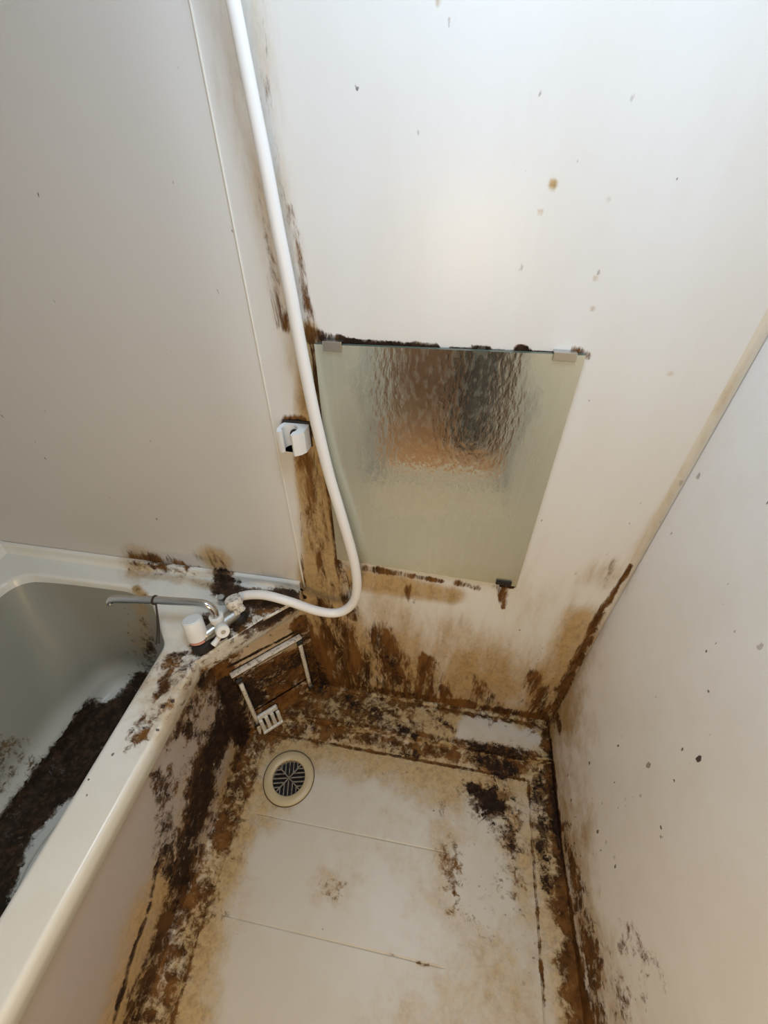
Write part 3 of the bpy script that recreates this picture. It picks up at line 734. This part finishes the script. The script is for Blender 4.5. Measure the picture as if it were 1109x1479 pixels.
tube('diverter_lever', [A(318, 917, .600), A(313, 925, .596), A(307.5, 932, .592)], [.0062, .0062, .0072], WPLAST, fc, n=4, seg=12)
el = [A(337, 880, .592), A(342, 868, .594), A(347, 861.5, .600)]
tube('hose_union', el, [.011, .012, .0135], WPLASTD, fc, n=5)

# ------------------------------------------------------------------ hose and holders
hp = [A(347, 861.5, .600)]
hp = [hp[0]] + [at(x, y, 1, d) for x, y, d in [(362, 859, -.078), (385, 860, -.078), (420, 869.5, -.078), (455, 881.5, -.070), (482, 885.5, -.060), (500, 880, -.052), (512, 866, -.047), (515.5, 845, -.043),
      (513, 820, -.040), (506, 790, -.037), (490, 735, -.034), (475, 685, -.031), (455, 603, -.030), (437, 515, -.030), (418, 415, -.032), (400, 325, -.034), (384, 240, -.036), (366, 150, -.038), (350, 70, -.040), (336, 0, -.042)]]
hp += [(-.271, -.045, 1.66), (-.280, -.050, 1.76)]
hs = empty('shower_hose', tuple(hp[0]), 'white vinyl shower hose hanging down the wall and looping to the faucet', 'hose')
tube('hose_tube', hp, list(np.interp(np.arange(len(hp)), [0, 3, 8, 14, 18, len(hp)-1], [.0112, .0112, .0112, .0100, .0082, .0074])), HOSE, hs, n=10, seg=20)
hk = empty('shower_bracket', (-.28, 0, 1.78), 'white wall bracket holding the top of the hose above the frame', 'bracket')
box('wall_plate', (-.28, -.006, 1.785), (.04, .012, .06), WPLAST, hk, bev=.003)
lathe('bracket_cup', (-.28, -.05, 1.762), (-.28, -.05, 1.80), [(.014, 0), (.017, .1), (.018, 1)], WPLAST, hk)
box('bracket_arm', (-.28, -.026, 1.785), (.02, .036, .02), WPLAST, hk, bev=.003)

# low clip-shaped holder on the wall left of the mirror
hc = (-.281, 0, 1.030)
ho = empty('handset_holder', hc, 'small white C-shaped plastic handset holder on the mouldy wall left of the mirror', 'holder')
out2 = [(-.0215, 0), (.0235, 0), (.0255, -.010), (.0235, -.030), (.0165, -.040), (.0060, -.0465), (.0025, -.0440)]
ci = (-.0060, -.0230); ri = .0145
arc = [(ci[0]+ri*math.cos(a), ci[1]+ri*math.sin(a)) for a in np.linspace(math.radians(-48), math.radians(222), 22)]
out2 += arc + [(-.0205, -.0385), (-.0255, -.0370), (-.0285, -.026), (-.0270, -.012)]
def prism(poly, z0, z1, taper=1.0):
    bm = bmesh.new(); cx = ci[0]; cy = ci[1]
    vb = [bm.verts.new((x, y, z0)) for x, y in poly]; vt = [bm.verts.new((x, y, z1)) for x, y in poly]
    n = len(poly)
    for i in range(n): bm.faces.new((vb[i], vb[(i+1) % n], vt[(i+1) % n], vt[i]))
    f1 = bm.faces.new(vt); f2 = bm.faces.new(vb[::-1]); bmesh.ops.triangulate(bm, faces=[f1, f2]); bmesh.ops.recalc_face_normals(bm, faces=bm.faces)
    return bm
bm = prism(out2, -.022, .022); bmesh.ops.translate(bm, verts=bm.verts, vec=Vector(hc))
o = bm_obj('holder_clip', bm, WPLAST, ho)
bm = bmesh.new(); bm_box(bm, (hc[0], -.002, hc[2]), (.052, .004, .054), bev=.002); bm_obj('back_plate', bm, GUNK, ho)
lathe('cup_hole', (hc[0]+ci[0]+.004, -.010, hc[2]+.004), (hc[0]+ci[0]+.004, -.0145, hc[2]+.006), [(.0085, 0), (.0085, 1)], GUNK, ho, seg=18)

# ------------------------------------------------------------------ mirror
c1, c2, c3, c4 = at(453.5, 497, 1, -.009), at(846, 513.5, 1, -.009), at(745.5, 847.5, 1, -.009), at(487, 808, 1, -.009)
mr = empty('wall_mirror', (float((c1[0]+c3[0])/2), 0, float(c4[2])), 'rectangular wall mirror fogged with greenish film and running water drops', 'mirror')
MM = bpy.data.materials.new('fogged_mirror'); MM.use_nodes = True; t = MM.node_tree; b = t.nodes['Principled BSDF']; L = t.links.new
b.inputs['Metallic'].default_value = 1; b.inputs['Base Color'].default_value = (.80, .82, .74, 1)
tc = nd(t, 'ShaderNodeTexCoord'); sx = nd(t, 'ShaderNodeSeparateXYZ'); L(tc.outputs['Object'], sx.inputs[0])
def rngn(src, a, c, d=0., e=1.):
    n = nd(t, 'ShaderNodeMapRange', interpolation_type='SMOOTHSTEP'); n.inputs['From Min'].default_value = a; n.inputs['From Max'].default_value = c
    n.inputs['To Min'].default_value = d; n.inputs['To Max'].default_value = e; L(src, n.inputs['Value']); return n.outputs[0]
def mth(op, a, c):
    n = nd(t, 'ShaderNodeMath', operation=op)
    for i, x in enumerate((a, c)):
        if isinstance(x, (int, float)): n.inputs[i].default_value = x
        else: L(x, n.inputs[i])
    return n.outputs[0]
def nz_(scale, det, sc, off=0):
    mp = nd(t, 'ShaderNodeMapping'); mp.inputs['Scale'].default_value = sc; mp.inputs['Location'].default_value = (off, off, off); L(tc.outputs['Object'], mp.inputs['Vector'])
    n = nd(t, 'ShaderNodeTexNoise'); n.inputs['Scale'].default_value = scale; n.inputs['Detail'].default_value = det; L(mp.outputs[0], n.inputs['Vector']); return n.outputs['Fac']
wob = mth('MULTIPLY', mth('SUBTRACT', nz_(14, 4, (1, 1, .6)), .5), .12)
xw = mth('ADD', sx.outputs['X'], wob); zw = mth('ADD', sx.outputs['Z'], wob)
wet = mth('MULTIPLY', mth('MULTIPLY', rngn(xw, -.165, -.135), rngn(xw, .135, .095)), rngn(zw, .84, .90))
drops = nz_(150, 4, (1, 1, .42)); runs = nz_(60, 3, (1, 1, .07), 4)
drop = rngn(drops, .50, .60)
haze = mth('ADD', mth('MULTIPLY', nz_(5, 4, (1.6, 1, .5), 2), .34), .24)
# running water thins the greenish film
hz = mth('SUBTRACT', haze, mth('MULTIPLY', wet, mth('ADD', .36, mth('MULTIPLY', drop, -.12))))
hz = mth('ADD', hz, mth('MULTIPLY', rngn(runs, .5, .7), .06))
hz = mth('MINIMUM', mth('MAXIMUM', hz, .05), .9)
df = nd(t, 'ShaderNodeBsdfPrincipled'); df.inputs['Roughness'].default_value = .5
mxc = nd(t, 'ShaderNodeMix', data_type='RGBA'); L(rngn(zw, .76, .67), mxc.inputs['Factor']); mxc.inputs['A'].default_value = (.46, .475, .39, 1); mxc.inputs['B'].default_value = (.40, .37, .22, 1)
L(mxc.outputs['Result'], df.inputs['Base Color'])
L(mth('ADD', .24, mth('MULTIPLY', wet, -.16)), b.inputs['Roughness'])
bp = nd(t, 'ShaderNodeBump'); bp.inputs['Distance'].default_value = .0012; bp.inputs['Strength'].default_value = .30; L(mth('MULTIPLY', wet, drops), bp.inputs['Height']); L(bp.outputs[0], b.inputs['Normal']); L(bp.outputs[0], df.inputs['Normal'])
ms = nd(t, 'ShaderNodeMixShader'); L(hz, ms.inputs[0]); L(b.outputs[0], ms.inputs[1]); L(df.outputs[0], ms.inputs[2]); L(ms.outputs[0], t.nodes['Material Output'].inputs['Surface'])
EDGE = plain('mirror_edge_glass', (.10, .12, .09), .2)
Vm = [c1, c2, c3, c4] + [np.array([c[0], -.002, c[2]]) for c in (c1, c2, c3, c4)]
me = bpy.data.meshes.new('mirror_glass'); me.from_pydata([tuple(map(float, v)) for v in Vm], [], [(3, 2, 1, 0), (4, 5, 6, 7), (0, 1, 5, 4), (1, 2, 6, 5), (2, 3, 7, 6), (3, 0, 4, 7)])
o = link('mirror_glass', me, MM, mr); me.materials.append(EDGE)
for p in me.polygons[1:]: p.material_index = 1
def clip(x0, y0, x1, y1, name, mat):
    a = at(x0, y0, 1, -.012); c = at(x1, y1, 1, -.012); w_ = c[0]-a[0]; h_ = a[2]-c[2]
    bm = bmesh.new(); cx = (a[0]+c[0])/2
    bm_box(bm, (cx, -.0115, (a[2]+c[2])/2), (w_, .003, h_), bev=.001)
    zt = a[2] if name == 'top_clip' else c[2]
    bm_box(bm, (cx, -.0065, zt), (w_, .013, .003), bev=.001)
    return bm_obj(name, bm, mat, mr)
clip(465, 494, 494, 509, 'top_clip', STEEL); clip(800, 510, 831, 523, 'top_clip', STEEL)
clip(717, 838, 738, 846, 'bottom_clip', GUNK)

# ------------------------------------------------------------------ floor drain
dr = empty('floor_drain', (DC[0], DC[1], 0), 'round floor drain with broad cream ring and dark slotted grate', 'drain')
c0 = np.array([DC[0], DC[1], 0.0])
def ring(name, prof, mat):
    P = []
    for k in range(72):
        a = 2*math.pi*k/72; P.append([(c0[0]+r*math.cos(a), c0[1]+r*math.sin(a), z) for r, z in prof])
    P.append(P[0]); return raw(name, np.array(P).reshape(-1, 3), [(i*len(prof)+j, (i+1)*len(prof)+j, (i+1)*len(prof)+j+1, i*len(prof)+j+1) for i in range(72) for j in range(len(prof)-1)], mat, dr, True)
ring('drain_ring', [(.0745, -.002), (.0740, .004), (.0715, .0072), (.0600, .0078), (.0500, .0074), (.0480, .0055), (.0478, -.012), (.06, -.03), (.0745, -.002)], CREAM)
ring('gap_shade_ring', [(.0764, .0030), (.0751, .0042), (.0740, .0015)], plain('drain_gap_shade', (.09, .06, .035), .6))  # dark ring painting the shade in the gap around the drain
bm = bmesh.new()
bmesh.ops.create_cone(bm, cap_ends=True, segments=40, radius1=.050, radius2=.050, depth=.004, matrix=Matrix.Translation((c0[0], c0[1], -.024))); bm_obj('drain_cup', bm, GUNK, dr)
bm = bmesh.new(); rg = .0475; g0 = math.radians(13)
def gb(x0, y0, x1, y1, w_=.0022, z=.001):
    ca, sa = math.cos(g0), math.sin(g0)
    a = Vector((x0*ca-y0*sa, x0*sa+y0*ca)); c = Vector((x1*ca-y1*sa, x1*sa+y1*ca)); mid = (a+c)/2; d = c-a
    bm_box(bm, (c0[0]+mid.x, c0[1]+mid.y, z), (d.length, w_, .005), Matrix.Rotation(math.atan2(d.y, d.x), 3, 'Z'), .0006)
q = rg*.7071
gb(-q, -q, q, q, .0032); gb(-q, q, q, -q, .0032)
for k in (-2, -1, 0, 1, 2):
    p = k*.0118; e = math.sqrt(rg*rg-p*p)
    for sg in (1, -1):
        i0 = max(abs(p)+.001, .006)
        gb(p, sg*i0, p, sg*e, .0030); gb(sg*i0, p, sg*e, p, .0030)
bm_obj('grate', bm, GRATE, dr)

# ------------------------------------------------------------------ stopper chain looped over the spout
ch = empty('stopper_chain', tuple(sp[5]), 'dark ball chain looped over the spout and hanging into the bath', 'chain')
def beads(P, name):
    pts = catmull(P, 40); bm = bmesh.new(); last = None
    for p in pts:
        if last is None or (p-last).length > .0042:
            bmesh.ops.create_icosphere(bm, subdivisions=1, radius=.0026, matrix=Matrix.Translation(p)); last = p
    o = bm_obj(name, bm, DARKM, ch, True); return o
T = Vector(sp[5]); dn = Vector(A(226.5, 930, .54))
E1, E2 = Vector(A(225.5, 930, .545)), Vector(A(229.5, 930, .552))
for q0, q1 in ((T+Vector((-.004, .006, -.009)), E1), (T+Vector((.004, -.006, -.009)), E2)):
    beads([q0.lerp(q1, f)+Vector((0, 0, -.010*math.sin(math.pi*f))) for f in (0, .33, .66, 1)], 'chain_strand')
lathe('chain_loop', T+Vector((-.002, 0, 0))*1.0, T+Vector((.003, 0, 0)), [(.0092, 0), (.0112, .2), (.0112, .8), (.0092, 1)], DARKM, ch, seg=20)
